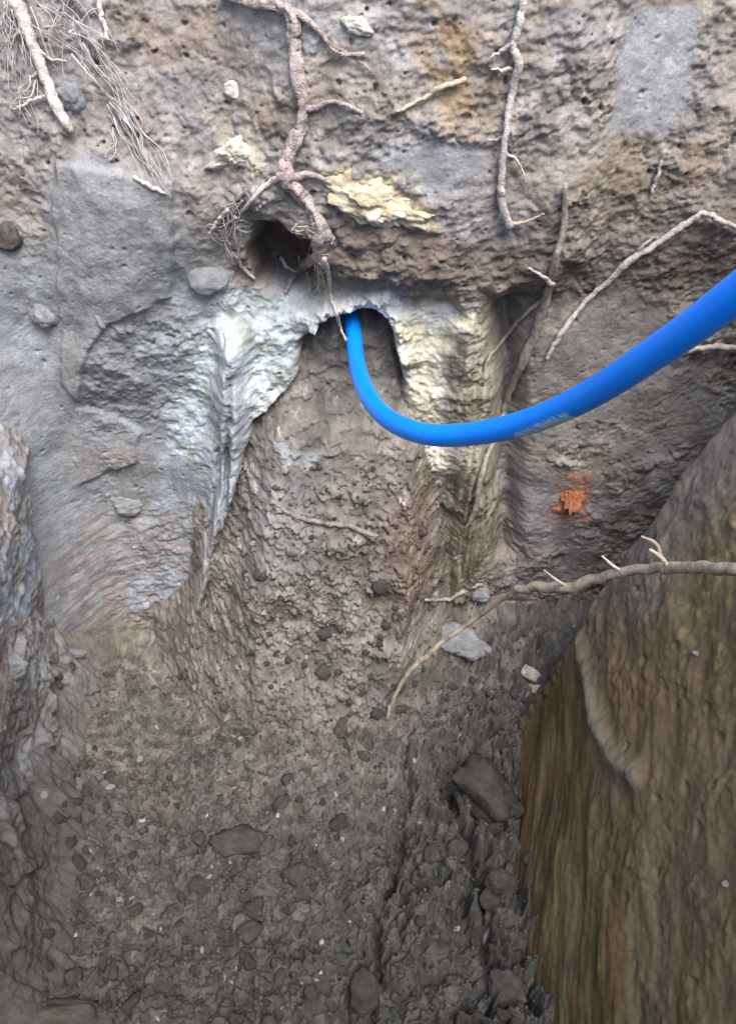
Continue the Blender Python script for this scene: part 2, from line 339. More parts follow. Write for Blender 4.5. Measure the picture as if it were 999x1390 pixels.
col = mixc(col, (176, 170, 152), 0.45 * rmask * k(vst, 0.2) * (0.25 + 0.75 * sst(0.42, 0.58, Z)))
col = mixc(col, (128, 120, 104), 0.5 * rmask * (1 - sst(0.38, 0.5, Z))); col = mixc(col, (92, 84, 70), 0.6 * rmask * (1 - sst(0.38, 0.5, Z)) * k(fbm(X, Z * 0.1, 75, 3, 83) - 0.08, 0.12))
col = mixc(col, (110, 104, 84), 0.5 * rmask * (1 - 0.7 * pr) * k(fbm(X, Z * 0.15, 60, 3, 80) - 0.1, 0.1))
col = mixc(col, (168, 176, 182), 0.75 * lmask); col = mixc(col, (120, 118, 118), 0.6 * np.clip(gro / 0.03, 0, 1))
col = mixc(col, (140, 124, 104), 0.7 * lmask * pm([(255, 680), (325, 680), (300, 860), (250, 860)], 0.04) * k(vst, 0.25))
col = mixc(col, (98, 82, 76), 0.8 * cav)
col = mixc(col, (142, 136, 140), 0.55 * pm([(680, 640), (760, 640), (790, 800), (690, 800)], 0.03))
col = mixc(col, (128, 110, 96), 0.5 * pm([(660, 800), (760, 800), (740, 960), (640, 960)], 0.03))
col = mixc(col, (206, 188, 142), 0.75 * pm([(445, 232), (500, 222), (562, 230), (575, 275), (605, 308), (540, 305), (470, 285)], 0.014, 1.13, 1.6) * k(n3 + n2 + 0.15, 0.3))
col = mixc(col, (196, 184, 156), 0.6 * pm([(270, 170), (350, 185), (355, 225), (300, 235)], 0.014, 1.14, 1.6) * k(n3 + n2 + 0.1, 0.3))
col = mixc(col, (196, 122, 84), 0.9 * pm([(758, 642), (800, 642), (792, 700), (748, 706)], 0.02, 1.2, 1.2) * k(n3 + n2 + 0.1, 0.3))
# spoil colour
sc = lerp(C((108, 103, 95)), C((138, 132, 123)), k(spm + 0.3 * n3)[..., None])
sc = mixc(sc, (128, 122, 115), 0.6 * upr * k(n2, 0.3))
sc = mixc(sc, (116, 98, 88), 0.6 * pm([(510, 690), (590, 660), (605, 720), (590, 800), (520, 800)], 0.04, 1.1))
sc = mixc(sc, (172, 178, 182), 0.7 * pm([(372, 600), (395, 606), (440, 612), (425, 626), (390, 622)], 0.008, 1.13))
sc = mixc(sc, (150, 152, 156), 0.4 * pm([(340, 660), (420, 660), (420, 760), (340, 760)], 0.05, 1.08))
sc = mixc(sc, (150, 148, 142), 0.6 * pm([(425, 462), (470, 462), (475, 560), (440, 530)], 0.02, 1.2) * k(lay, 0.2))
sc = mixc(sc, (174, 168, 160), 0.7 * ((i2 > 0.975) & (e2 > 0.5)))
sc = sc * (0.86 + 0.28 * i1[..., None]) * (0.9 + 0.2 * i2[..., None])
damp_shade = sst(-0.22, 0.36, -Z * 0.9 + 0.22 * fbm(X, Z, 5, 4, 81) + 0.12 * sst(-0.1, 0.2, X))  # moist tone plus dimmer light, both painted darker towards the slope foot
sc = sc * (1 - 0.48 * damp_shade[..., None])
col = col * (0.9 + 0.2 * lcid2[..., None]) * (0.94 + 0.12 * lcid[..., None])
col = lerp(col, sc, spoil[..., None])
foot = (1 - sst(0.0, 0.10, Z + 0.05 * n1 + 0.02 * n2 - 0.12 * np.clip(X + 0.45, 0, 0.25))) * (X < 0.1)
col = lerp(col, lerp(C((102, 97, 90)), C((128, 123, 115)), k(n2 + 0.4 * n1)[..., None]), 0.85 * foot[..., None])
wr = lerp(0.85 - 0.25 * smooth, 0.92, spoil)
P = np.stack([X, W, Z], -1)
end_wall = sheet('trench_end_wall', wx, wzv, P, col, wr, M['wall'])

# ---------------- right wall: x = R(y, z)
ry = axis([(-1.0, -0.1, 0.03), (-0.1, 0.25, 0.008), (0.25, 1.02, 0.0023), (1.02, 1.3, 0.004)])
rz = axis([(-0.12, -0.02, 0.01), (-0.02, 0.95, 0.0023), (0.95, 1.335, 0.006)])
Y, Zr = np.meshgrid(ry, rz, indexing='ij')
yb = Y + 0.02 * fbm(Y, Zr, 5, 2, 101)
corner = 0.93 - 0.03 * Zr
R = 0.229 + 0.33 * Zr + 0.17 * sst(-0.01, 0.10, yb - corner) + 0.9 * np.clip(yb - corner - 0.12, 0, None) * 0.2
near = 1 - sst(-0.02, 0.06, yb - corner)
R += 0.02 * sst(0.55, 0.93, Y) * (1 - sst(0.1, 0.4, Zr))
ca_ = (Y - 1.7 * Zr) / 1.97; cb_ = (1.7 * Y + Zr) / 1.97
stv = fbm(ca_ + 0.008 * fbm(Y, Zr, 4, 2, 102), cb_ * 0.22, 22, 4, 103, 0.55)
q0 = fbm(Y, Zr, 40, 3, 117)
def rp(px, py): d = sight(px, py); t = (0.229 + 0.33 * CAM.z) / (d[0] - 0.33 * d[2]); return (d[1] * t, CAM.z + d[2] * t)
tong = linesd(Y, Zr, [rp(*q) for q in ((786, 868), (796, 920), (808, 980), (830, 1025), (866, 1052))])
pa1, _, pac, _, _ = worley(Y + 0.01 * q0, Zr * 0.8, 30, 118); pitr = sst(0.2, 0.06, pa1) * (pac > 0.8)
zup = sst(0.15, 0.4, Zr + 0.08 * fbm(Y, Zr, 6, 2, 104))
cl_, ce_, ci_ = plates(Y, Zr * 0.7, 26, 105, 0.012, 0.6, 0.5, 0.4)
st2 = fbm(ca_ + 0.012 * fbm(Y, Zr, 5, 2, 114), cb_ * 0.12, 70, 3, 115, 0.55)
R -= 0.010 * fbm(Y, Zr, 5, 3, 106) + stv * 0.005 * (1 - 0.4 * zup) + st2 * 0.0008 + cl_ * (0.04 + 0.2 * zup) * near + 0.005 * fbm(ca_, cb_ * 0.7, 18, 5, 107, 0.55) * (0.4 + 0.6 * zup) - 0.005 * pitr * zup + 0.0009 * fbm(Y, Zr, 110, 3, 116, 0.6)
diag = fbm((Y * 0.9 + Zr * 0.45) , (Zr * 0.9 - Y * 0.45) * 0.15, 42, 3, 108)
R -= 0.008 * diag * (1 - near)
R -= 0.010 * np.exp(-((tong + 0.004 * q0) / 0.016) ** 2)
rag = np.exp(-((yb - corner + 0.012) / 0.02) ** 2) * (1 - zup)
R -= rag * 0.012 * fbm(Y, Zr, 60, 3, 109)
R += np.clip((Zr - 1.20) / 0.13, 0, 1) ** 2 * 0.10
q1 = fbm(Y, Zr, 9, 4, 110); q2 = fbm(Y, Zr, 34, 4, 111, 0.6)
rc = lerp(C((94, 79, 49)), C((124, 105, 71)), k(0.8 * stv + 0.35 * st2 + 0.6 * q1 + 0.5 * q2, 0.28)[..., None])
rc = mixc(rc, (108, 104, 76), 0.5 * k(fbm(ca_, cb_ * 0.2, 18, 3, 112) - 0.1, 0.12))
rc = mixc(rc, (112, 86, 62), 0.6 * k(fbm(Y, Zr, 6, 3, 113) - 0.1, 0.15))
rc = mixc(rc, (132, 114, 90), 0.6 * zup); rc = mixc(rc, (178, 160, 110), 0.6 * zup * k(q2 - 0.14, 0.1) * sst(0.45, 0.6, Zr))
gz = np.clip((1 - near) + 0.75 * sst(-0.16, -0.02, yb - corner + 0.06 * q1) * sst(0.3, 0.5, Zr), 0, 1)
rc = mixc(rc, (76, 63, 42), 0.6 * k(fbm(ca_, cb_ * 0.12, 34, 3, 119) - 0.12, 0.12) * (1 - 0.5 * zup)); rc = mixc(rc, (126, 118, 98), 0.45 * k(fbm(ca_, cb_ * 0.1, 30, 3, 120) - 0.16, 0.1))
rc = mixc(rc, (128, 120, 110), 0.9 * np.clip(gz * 1.4, 0, 1)); rc = mixc(rc, (98, 92, 84), 0.5 * gz * k(diag, 0.2))
rc = mixc(rc, (132, 130, 116), 0.75 * np.exp(-(tong / 0.016) ** 2) * k(q2 + 0.25, 0.3))
rc = mixc(rc, (84, 70, 56), 0.6 * np.clip(rag, 0, 1) * k(q2, 0.2))
right_wall = sheet('trench_right_wall', ry, rz, np.stack([R, Y, Zr], -1)[::-1].copy(), rc[::-1].copy(), (0.8 + 0 * R)[::-1].copy(), M['brown'])

# ---------------- left wall: x = Lw(y, z)
Yl, Zl = np.meshgrid(ry, rz, indexing='ij')
Lw = -(0.52 + 0.17 * (Yl - 0.45)) + 0.11 * np.clip(1 - Zl / 0.22, 0, 1.3) ** 2 + 0.12 * np.clip(Zl, 0, 0.52) - 0.40 * np.clip(Zl - 0.52, 0, 0.25) - 0.1 * np.clip(Zl - 0.7, 0, None)
sv = fbm(Yl + 0.03 * fbm(Yl, Zl, 5, 2, 121), Zl * 0.15, 30, 4, 122)
l1, _, li = plates(Yl, Zl * 0.7, 11, 123, 0.018, 0.5, 0.3, 0.35); l2, _, li2 = plates(Yl, Zl, 46, 124, 0.008, 0.5, 0.35, 0.45)
Lw += (1 - 0.5 * sst(0.3, 0.6, Zl)) * 0.0 + 0.02 * fbm(Yl, Zl, 6, 3, 125) + (0.3 + 0.7 * (1 - sst(0.15, 0.4, Zl))) * l1 + l2 * 0.4 * (1 - 0.6 * sst(0.3, 0.5, Zl)) + 0.007 * sv + 0.010 * fbm(Yl, Zl, 24, 5, 126, 0.6)
Lw -= np.clip((Zl - 1.20) / 0.13, 0, 1) ** 2 * 0.10
p1 = fbm(Yl, Zl, 10, 4, 127); p2 = fbm(Yl, Zl, 36, 3, 128)
lc = lerp(C((140, 138, 136)), C((172, 171, 171)), k(p2 + p1)[..., None])
lc = mixc(lc, (158, 168, 180), 0.75 * sst(0.78, 0.95, Yl) * sst(0.1, 0.25, Zl) * (1 - sst(0.45, 0.6, Zl)) * k(p1 + 0.05))
lc = mixc(lc, (138, 120, 102), 0.5 * k(fbm(Yl, Zl, 7, 3, 129) - 0.05)); lc = lc * (0.92 + 0.16 * li[..., None])
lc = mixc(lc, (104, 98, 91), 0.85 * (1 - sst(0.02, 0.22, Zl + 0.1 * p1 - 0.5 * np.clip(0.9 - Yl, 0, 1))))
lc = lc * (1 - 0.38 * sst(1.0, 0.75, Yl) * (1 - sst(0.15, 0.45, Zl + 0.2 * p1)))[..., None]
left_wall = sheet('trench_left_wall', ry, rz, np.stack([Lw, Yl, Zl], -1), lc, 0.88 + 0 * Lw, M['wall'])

# ---------------- floor: z = F(x, y)
fx = axis([(-1.0, -0.72, 0.02), (-0.72, 0.5, 0.0021), (0.5, 1.0, 0.02)])
fy = axis([(-1.3, 0.28, 0.02), (0.28, 1.12, 0.0021), (1.12, 1.4, 0.01)])
Xf, Yf = np.meshgrid(fx, fy, indexing='ij')
fwx = fbm(Xf, Yf, 12, 3, 131) * 0.02; fwy = fbm(Xf, Yf, 12, 3, 132) * 0.02
F = 0.02 * fbm(Xf, Yf, 4, 3, 133) + 0.05 * sst(0.7, 1.15, Yf) + 0.07 * np.clip(np.abs(Xf + 0.12) - 0.28, 0, 1) / 0.2 * 0.6
F -= 0.06 * sst(0.8, 1.1, Yf) * sst(-0.18, -0.3, Xf)
F += np.clip(-0.05 - Yf, 0, None) * 2.2
F = np.minimum(F, 1.36)
big, be, bi = plates(Xf, Yf, 11, 134, 0.034, 0.5, 0.22, 0.5)
md, me_, mi = plates(Xf, Yf, 26, 135, 0.020, 0.55, 0.2, 0.3)
sm, se, si = plates(Xf, Yf, 68, 136, 0.0095, 0.5, 0.3, 0.2)
ti, te, tid = plates(Xf, Yf, 165, 137, 0.0035, 0.4, 0.5, 0.2)
rightz = sst(0.02, 0.16, Xf + 0.3 * (1 - Yf) - 0.06)
F += big * (0.25 + 0.75 * rightz) + md * (0.5 + 0.5 * rightz) + sm + ti + 0.012 * fbm(Xf, Yf, 18, 5, 138, 0.6)
crf = np.clip(ridged(Xf + fwx, Yf * 0.6 + fwy, 8, 3, 139) - 0.80, 0, 1) * 5
F -= np.clip(crf, 0, 1) * 0.022 * (0.4 + 0.6 * rightz)
ps, _, pc, _, _ = worley(Xf, Yf, 62, 153); F -= 0.009 * sst(0.24, 0.08, ps) * (pc > 0.93)
def fp(px, py): d = sight(px, py); t = (0.03 - CAM.z) / d[2]; return (d[0] * t, d[1] * t)
for pts, wd, dp in (([(508, 1400), (512, 1300), (520, 1220), (545, 1150), (555, 1060), (548, 985), (560, 930)], 0.007, 0.03), ([(604, 1055), (628, 1130), (650, 1200), (662, 1280), (700, 1340)], 0.008, 0.035),
                    ([(95, 1060), (110, 990), (160, 950), (230, 900)], 0.005, 0.015), ([(480, 1390), (470, 1340), (490, 1310)], 0.005, 0.02), ([(720, 1380), (705, 1200), (715, 1050)], 0.014, 0.04), ([(60, 1400), (70, 1250), (95, 1120)], 0.010, 0.03)):
    F -= dp * np.exp(-(linesd(Xf + fwx * 0.9 + 0.006 * fbm(Xf, Yf, 60, 2, 151), Yf + fwy * 0.9, [fp(*q) for q in pts]) / wd) ** 2)
g1 = fbm(Xf, Yf, 9, 4, 140); g2 = fbm(Xf, Yf, 40, 4, 141, 0.6)
fc = lerp(C((100, 95, 88)), C((126, 121, 112)), k(g2 + 0.4 * g1)[..., None])
fc = mixc(fc, (104, 95, 91), 0.4 * k(fbm(Xf, Yf, 13, 3, 142) - 0.1)); fc = mixc(fc, (100, 104, 100), 0.4 * k(fbm(Xf, Yf, 13, 3, 143) - 0.1))
damp_shade_f = sst(-0.22, 0.36, 0.92 - Yf + 0.22 * fbm(Xf, Yf - 0.92, 5, 4, 81) + 0.12 * sst(-0.1, 0.2, Xf))  # floor moisture and the weaker light down here, painted as one darkening
fc = fc * (1 - 0.53 * damp_shade_f[..., None])
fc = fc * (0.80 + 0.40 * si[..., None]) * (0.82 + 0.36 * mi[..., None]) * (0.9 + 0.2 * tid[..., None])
fc = mixc(fc, (186, 184, 178), 0.7 * ((tid > 0.992) & (te > 0.5)))
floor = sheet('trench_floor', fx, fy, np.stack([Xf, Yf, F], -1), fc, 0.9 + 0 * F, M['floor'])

# ---------------- ground above the trench
gm = bmesh.new(); og = [(-60, -60), (60, -60), (60, 60), (-60, 60)]; ig = [(-0.70, -0.62), (0.74, -0.62), (0.74, 1.235), (-0.70, 1.235)]
ov = [gm.verts.new((a, b, RIM - 0.005)) for a, b in og]; iv = [gm.verts.new((a, b, RIM - 0.005)) for a, b in ig]
for i in range(4): gm.faces.new((ov[i], ov[(i + 1) % 4], iv[(i + 1) % 4], iv[i]))
gme = bpy.data.meshes.new('ground'); gm.to_mesh(gme); gm.free()
M['ground'] = plain_mat('trampled_soil', [(96, 88, 74), (124, 112, 92), (112, 112, 84)], 6, 0.9, 0.7, rand=0.0, dist=0.02)
gme.materials.append(M['ground']); g = bpy.data.objects.new('ground', gme); COL.objects.link(g); g['kind'] = 'structure'

# ------------------------------------------------------------------ where a sight line meets the earth
def lookup(A, B, V, a, b):
    if a < A[0] or a > A[-1] or b < B[0] or b > B[-1]: return None
    i = min(max(int(np.searchsorted(A, a)) - 1, 0), len(A) - 2); j = min(max(int(np.searchsorted(B, b)) - 1, 0), len(B) - 2)
    s = (a - A[i]) / (A[i + 1] - A[i]); t = (b - B[j]) / (B[j + 1] - B[j])
    return (V[i, j] * (1 - s) + V[i + 1, j] * s) * (1 - t) + (V[i, j + 1] * (1 - s) + V[i + 1, j + 1] * s) * t
def inside(p):
    w = lookup(wx, wzv, W, p[0], p[2])
    if w is not None and p[1] > w: return 'end'
    f = lookup(fx, fy, F, p[0], p[1])
    if f is not None and p[2] < f: return 'floor'
    r = lookup(ry, rz, R, p[1], p[2])
    if r is not None and p[0] > r: return 'right'
    l = lookup(ry, rz, Lw, p[1], p[2])
    if l is not None and p[0] < l: return 'left'
    return None
def hit(px, py, lift=0.0):
    d = sight(px, py); t = 0.35
    while t < 2.6:
        p = np.array((0, 0, CAM.z)) + d * t
        if inside(p): break
        t += 0.012
    lo, hi = t - 0.012, t
    for _ in range(6):
        mdl = (lo + hi) / 2
        if inside(np.array((0, 0, CAM.z)) + d * mdl): hi = mdl
        else: lo = mdl
    return np.array((0, 0, CAM.z)) + d * (hi - lift), hi

# ------------------------------------------------------------------ object helpers
def tag(o, label, cat, group=None):
    o['label'] = label; o['category'] = cat
    if group: o['group'] = group
    return o
def mesh_obj(name, verts, faces, mat, parent=None, smooth=True):
    me = bpy.data.meshes.new(name); me.from_pydata([tuple(v) for v in verts], [], faces); me.materials.append(mat)
    if smooth: me.polygons.foreach_set('use_smooth', np.ones(len(me.polygons), bool))
    me.update(); o = bpy.data.objects.new(name, me); COL.objects.link(o)
    if parent: o.parent = parent
    return o
def catmull(P, n):
    P = [np.asarray(p, float) for p in P]; P = [2 * P[0] - P[1]] + P + [2 * P[-1] - P[-2]]; out = []
    for i in range(1, len(P) - 2):
        a, b, c, d = P[i - 1:i + 3]
        for s in range(n):
            t = s / n
            out.append(0.5 * ((2 * b) + (c - a) * t + (2 * a - 5 * b + 4 * c - d) * t * t + (3 * b - a - 3 * c + d) * t ** 3))
    out.append(P[-2]); return np.array(out)
def tube_geo(path, rad, seg=8, rough=0.0, seed=0):
    path = np.asarray(path); n = len(path); V = []; Fc = []
    T = np.gradient(path, axis=0); T /= np.linalg.norm(T, axis=1)[:, None] + 1e-9
    u = np.cross(T[0], (0.3, 0.9, 0.2)); u /= np.linalg.norm(u)
    for i in range(n):
        u = u - T[i] * (u @ T[i]); u /= np.linalg.norm(u) + 1e-9; v = np.cross(T[i], u)
        for s in range(seg):
            a = 2 * math.pi * s / seg
            rr = rad[i]
            if rough: rr *= 1 + rough * 0.7 * float(perlin(np.array(i * 0.06 + seed), np.array(s * 1.37 + seed), seed + 4)) + rough * 0.45 * float(perlin(np.array(i * 0.22 + seed), np.array(s * 0.9 + seed * 3.1), seed)) + rough * 0.5 * float(perlin(np.array(i * 0.09 + seed), np.array(0.5), seed + 9))
            V.append(path[i] + rr * (math.cos(a) * u + math.sin(a) * v))
    for i in range(n - 1):
        for s in range(seg):
            b = (s + 1) % seg; Fc.append((i * seg + s, i * seg + b, (i + 1) * seg + b, (i + 1) * seg + s))
    V.append(path[0] - T[0] * rad[0] * 0.5); V.append(path[-1] + T[-1] * rad[-1] * 0.8)
    for s in range(seg):
        b = (s + 1) % seg
        Fc.append((n * seg, b, s)); Fc.append((n * seg + 1, (n - 1) * seg + s, (n - 1) * seg + b))
    return V, Fc
def surf_path(pts, lift, n=8, wig=0.0015, seed=0, lifts=None):
    """points on the earth face joined to a smooth, slightly crooked line"""
    Q = []
    for i, (a, b) in enumerate(pts):
        p, t = hit(a, b); lf = lift if lifts is None else lifts[i]
        Q.append(p - sight(a, b) * lf)
    C_ = catmull(Q, n); i = np.arange(len(C_)) * 0.45
    for ax in range(3): C_[:, ax] += wig * perlin(i + seed * 1.7, np.full(len(i), ax * 5.3 + seed), seed + ax)
    return C_, Q
def root_px(pts, w, t): return 0.5 * w * t / FPX
def make_root(label, pts, wpx, mat, branches=(), lift=0.004, lifts=None, rough=0.35, group=None, seed=1, seg=9, category='root'):
    path, Q = surf_path(pts, lift, 9, 0.0022, seed, lifts)
    tm = np.mean([np.linalg.norm(q - np.array((0, 0, CAM.z))) for q in Q])
    ww = np.interp(np.linspace(0, 1, len(path)), np.linspace(0, 1, len(wpx)), wpx)
    V, Fc = tube_geo(path, ww * 0.5 * tm / FPX, seg, rough, seed)
    if not branches:
        o = mesh_obj('root', V, Fc, M[mat]); return tag(o, label, category, group)
    base = bpy.data.objects.new('root', None); COL.objects.link(base); base.empty_display_size = 0.02
    tag(base, label, category, group)
    mesh_obj('main_stem', V, Fc, M[mat], base)
    for kx, br in enumerate(branches):
        bp_, bw = br[0], br[1]; bm_ = br[2] if len(br) > 2 else mat; bl = br[3] if len(br) > 3 else None
        p2_, _ = surf_path(bp_, lift * 0.9, 7, 0.002, seed + 11 + kx, bl)
        w2 = np.linspace(bw[0], bw[1], len(p2_))
        V2, F2 = tube_geo(p2_, w2 * 0.5 * tm / FPX, 6, rough, seed + 20 + kx)
        mesh_obj('rootlet', V2, F2, M[bm_], base)
    return base

# ------------------------------------------------------------------ the blue pipe
pp = [(474, 395, 1.62), (477, 425, 1.36), (480, 450, 1.26), (484, 490, 1.17), (497, 532, 1.08), (525, 567, 0.995), (572, 588, 0.92), (630, 590, 0.86), (705, 576, 0.785), (790, 541, 0.695), (890, 478, 0.595), (999, 399, 0.512)]
pw = [along(*q) for q in pp]
pw.append(pw[-1] * 2 - pw[-2] + np.array((0.004, 0.0, 0.012))); pw.append(pw[-1] * 2 - pw[-2] + np.array((0.02, 0.0, 0.03)))
pw += [np.array((0.56, 0.12, 1.40)), np.array((0.80, -0.05, 1.375)), np.array((1.2, -0.25, 1.345)), np.array((2.2, -0.6, 1.335)), np.array((4.0, -0.8, 1.335))]
ppath = catmull(pw, 22)
PV, PF = tube_geo(ppath, np.full(len(ppath), 0.0125), 40)
pipe = mesh_obj('water_pipe', PV, PF, M['root'])
tag(pipe, 'bright blue plastic pipe curving out of the bored hole', 'pipe')
pv = np.array(PV); sc_c = along(742, 577, 0.75); a_ = along(700, 590, 0.79); b_ = along(782, 558, 0.70)
ab = b_ - a_; tt = (pv - a_) @ ab / (ab @ ab); dd = np.linalg.norm(pv - (a_ + np.clip(tt, 0, 1)[:, None] * ab), axis=1)
scf = 1.15 * sst(0.0135, 0.003, dd) * sst(-0.08, 0.1, tt) * sst(1.08, 0.9, tt)
pa = pipe.data.attributes.new('scuff', 'FLOAT', 'POINT'); pa.data.foreach_set('value', scf.astype(np.float32))
pm_, nt, b = nodes('blue_polyethylene'); N = nt.nodes; L = nt.links
tc = N.new('ShaderNodeTexCoord'); nz = N.new('ShaderNodeTexNoise'); nz.inputs['Scale'].default_value = 170; nz.inputs['Detail'].default_value = 5
mp = N.new('ShaderNodeMapping'); mp.inputs['Scale'].default_value = (0.45, 1, 1.5); mp.inputs['Rotation'].default_value = (0, 0.5, 0)
L.new(tc.outputs['Object'], mp.inputs[0]); L.new(mp.outputs[0], nz.inputs['Vector'])
aa = N.new('ShaderNodeAttribute'); aa.attribute_name = 'scuff'
mu = N.new('ShaderNodeMath'); mu.operation = 'MULTIPLY'; L.new(aa.outputs['Fac'], mu.inputs[0]); L.new(nz.outputs[0], mu.inputs[1])
st = N.new('ShaderNodeMapRange'); st.inputs[1].default_value = 0.36; st.inputs[2].default_value = 0.50; L.new(mu.outputs[0], st.inputs[0])
n9 = N.new('ShaderNodeTexNoise'); n9.inputs['Scale'].default_value = 24; n9.inputs['Detail'].default_value = 4; L.new(tc.outputs['Object'], n9.inputs['Vector'])
dr = N.new('ShaderNodeMix'); dr.data_type = 'RGBA'; L.new(n9.outputs[0], dr.inputs[0])
dr.inputs[6].default_value = (0.0003, 0.21, 0.99, 1); dr.inputs[7].default_value = (0.0005, 0.31, 1.0, 1)
mx = N.new('ShaderNodeMix'); mx.data_type = 'RGBA'; mx.inputs[7].default_value = (0.42, 0.62, 0.78, 1)
L.new(st.outputs[0], mx.inputs[0]); L.new(dr.outputs[2], mx.inputs[6]); L.new(mx.outputs[2], b.inputs['Base Color'])
b.inputs['Roughness'].default_value = 0.32; b.inputs['Specular IOR Level'].default_value = 0.35
pipe.data.materials.clear(); pipe.data.materials.append(pm_)

# ------------------------------------------------------------------ roots
make_root('pale thick root hanging down at the top left fibrous corner, with side rootlets', [(18, -25), (28, 15), (45, 60), (62, 105), (78, 145), (97, 178)], [15, 15, 13, 12, 12, 9], 'root',
          [([(70, 128), (45, 136), (18, 148)], (5, 2)), ([(60, 96), (40, 108), (24, 128)], (5, 2)), ([(36, 40), (16, 52), (4, 62)], (5, 2)), ([(45, 62), (70, 80), (92, 84)], (4, 2)), ([(25, 8), (8, 20), (2, 34)], (5, 2))], 0.010, seed=2)
make_root('thick brown root with knotted end, bending down above the bored hole', [(300, -8), (345, 2), (380, 8), (398, 24), (399, 60), (404, 100), (412, 140), (407, 175), (392, 210), (389, 240), (408, 265), (426, 290), (436, 318), (432, 350)],
          [12, 12, 14, 16, 15, 14, 14, 13, 14, 20, 17, 16, 21, 25], 'rootbrown',
          [([(392, 14), (425, 32), (442, 55), (462, 72), (495, 74)], (11, 4)), ([(448, 62), (480, 78), (505, 98)], (5, 2)), ([(410, 152), (430, 145), (460, 139), (492, 154)], (9, 3)),
           ([(388, 236), (362, 252), (345, 268), (326, 290)], (9, 3), 'root'), ([(394, 240), (425, 238), (450, 250)], (11, 4), 'rootbrown'), ([(428, 350), (412, 364), (396, 380), (388, 396)], (13, 8), 'rootbrown'),
           ([(440, 350), (447, 375), (449, 402), (456, 424), (462, 444), (470, 462)], (7, 3), 'root', [0.012, 0.02, 0.02, 0.05, 0.09, 0.10]), ([(382, 350), (390, 362), (402, 370)], (6, 3), 'root'), ([(424, 320), (410, 322), (402, 316)], (7, 3), 'root'), ([(440, 315), (452, 322), (450, 330)], (7, 3), 'root')], 0.006, rough=0.7, seed=3, seg=16)
make_root('long pale root hanging nearly straight down beside the ochre soil patch', [(713, -15), (706, 25), (696, 66), (704, 84), (694, 130), (686, 185), (681, 240), (681, 275), (692, 308)], [8, 9, 9, 10, 9, 8, 9, 11, 10], 'root',
          [([(697, 58), (680, 70), (664, 78)], (7, 2)), ([(696, 94), (680, 95), (668, 95)], (5, 2)), ([(688, 182), (674, 190), (662, 190)], (5, 2)), ([(684, 205), (704, 222), (714, 250)], (5, 2)), ([(694, 306), (716, 300), (738, 290)], (5, 2), 'roottan')], 0.009, seed=4)
make_root('thin straight pale rootlet above the smooth grey smear', [(536, 153), (566, 137), (600, 119), (630, 108)], [4, 6, 7, 6], 'roottan', lift=0.006, seed=5)
make_root('crooked muddy grey root running down behind the blue pipe', [(768, 250), (765, 305), (753, 355), (744, 395), (728, 445), (708, 495), (688, 540), (680, 570), (664, 612), (652, 650), (646, 690), (630, 720)], [5, 7, 9, 11, 11, 10, 9, 9, 8, 8, 7, 4], 'rootgrey',
          [([(740, 402), (708, 432), (682, 462), (664, 484), (658, 502)], (7, 3), 'rootgrey'), ([(750, 386), (734, 374), (717, 364)], (6, 3), 'root')], 0.012, rough=0.5, seed=6)
make_root('pale root slanting up to an elbow on the dark crumbly soil above the pipe', [(742, 487), (762, 452), (790, 414), (822, 384), (855, 354), (895, 328), (930, 304), (957, 290), (978, 300), (1005, 312)], [6, 7, 7, 7, 8, 7, 7, 7, 6, 5], 'root',
          [([(862, 348), (872, 334), (886, 322)], (5, 2))], 0.010, seed=8)
make_root('short pale root reaching out just below the blue pipe', [(922, 481), (945, 474), (972, 471), (1010, 476)], [6, 8, 8, 8], 'root', lift=0.012, seed=9)
make_root('thin grey root lying on the crumbly spoil slope below the hole', [(374, 684), (400, 700), (438, 710), (470, 714), (512, 727)], [3, 6, 7, 7, 5], 'rootgrey', lift=0.004, seed=10)
make_root('short pale stub of root on the smooth grey clay panel', [(182, 241), (203, 252), (226, 265)], [6, 7, 4], 'root', lift=0.004, seed=11)
make_root('thin curled rootlet beside the stone at the ridge foot', [(578, 815), (605, 814), (628, 804), (652, 794), (668, 806)], [4, 5, 5, 5, 3], 'root', lift=0.006, seed=12)
make_root('tiny rootlet hanging below the tapering grey smear', [(901, 205), (894, 232), (885, 262)], [5, 5, 4], 'root', lift=0.005, seed=13)
make_root('thin vertical rootlet at the top beside the tangle of fine roots', [(130, -10), (138, 20), (147, 52)], [6, 6, 4], 'root', lift=0.006, seed=14)
make_root('thin forked rootlet above the grey embedded stone', [(310, 285), (296, 300), (284, 318)], [6, 5, 3], 'root', lift=0.008, seed=15)
make_root('hair-thin rootlet dangling below the root tangle beside the cavity', [(322, 348), (330, 364), (346, 378)], [4, 5, 4], 'root', lift=0.008, seed=16)

# the long bare root spanning from the right wall to the spoil
lp = [(525, 976), (537, 942), (556, 912), (590, 880), (636, 846), (680, 812), (716, 798), (770, 798), (828, 780), (895, 771), (950, 770), (1010, 772)]
e0, t0 = hit(525, 976); e1_, t1 = hit(1075, 774)
lt = np.interp(np.linspace(0, 1, len(lp)), [0, 0.35, 1], [t0 - 0.01, min(t0, 1.36), t1 - 0.035])
lq = [along(a, b, t) for (a, b), t in zip(lp, lt)] + [along(1075, 774, t1 - 0.002), along(1110, 775, t1 + 0.04)]
lpath = catmull(lq, 9); ii = np.arange(len(lpath)) * 0.4
for ax in range(3): lpath[:, ax] += 0.003 * perlin(ii, np.full(len(ii), ax * 3.7), 50 + ax)
lw = np.interp(np.linspace(0, 1, len(lpath)), np.linspace(0, 1, 7), [6, 8, 10, 14, 12, 12, 12])
base = bpy.data.objects.new('root', None); COL.objects.link(base); base.empty_display_size = 0.02
tag(base, 'long bare tan root spanning from the brown wall across to the spoil', 'root')
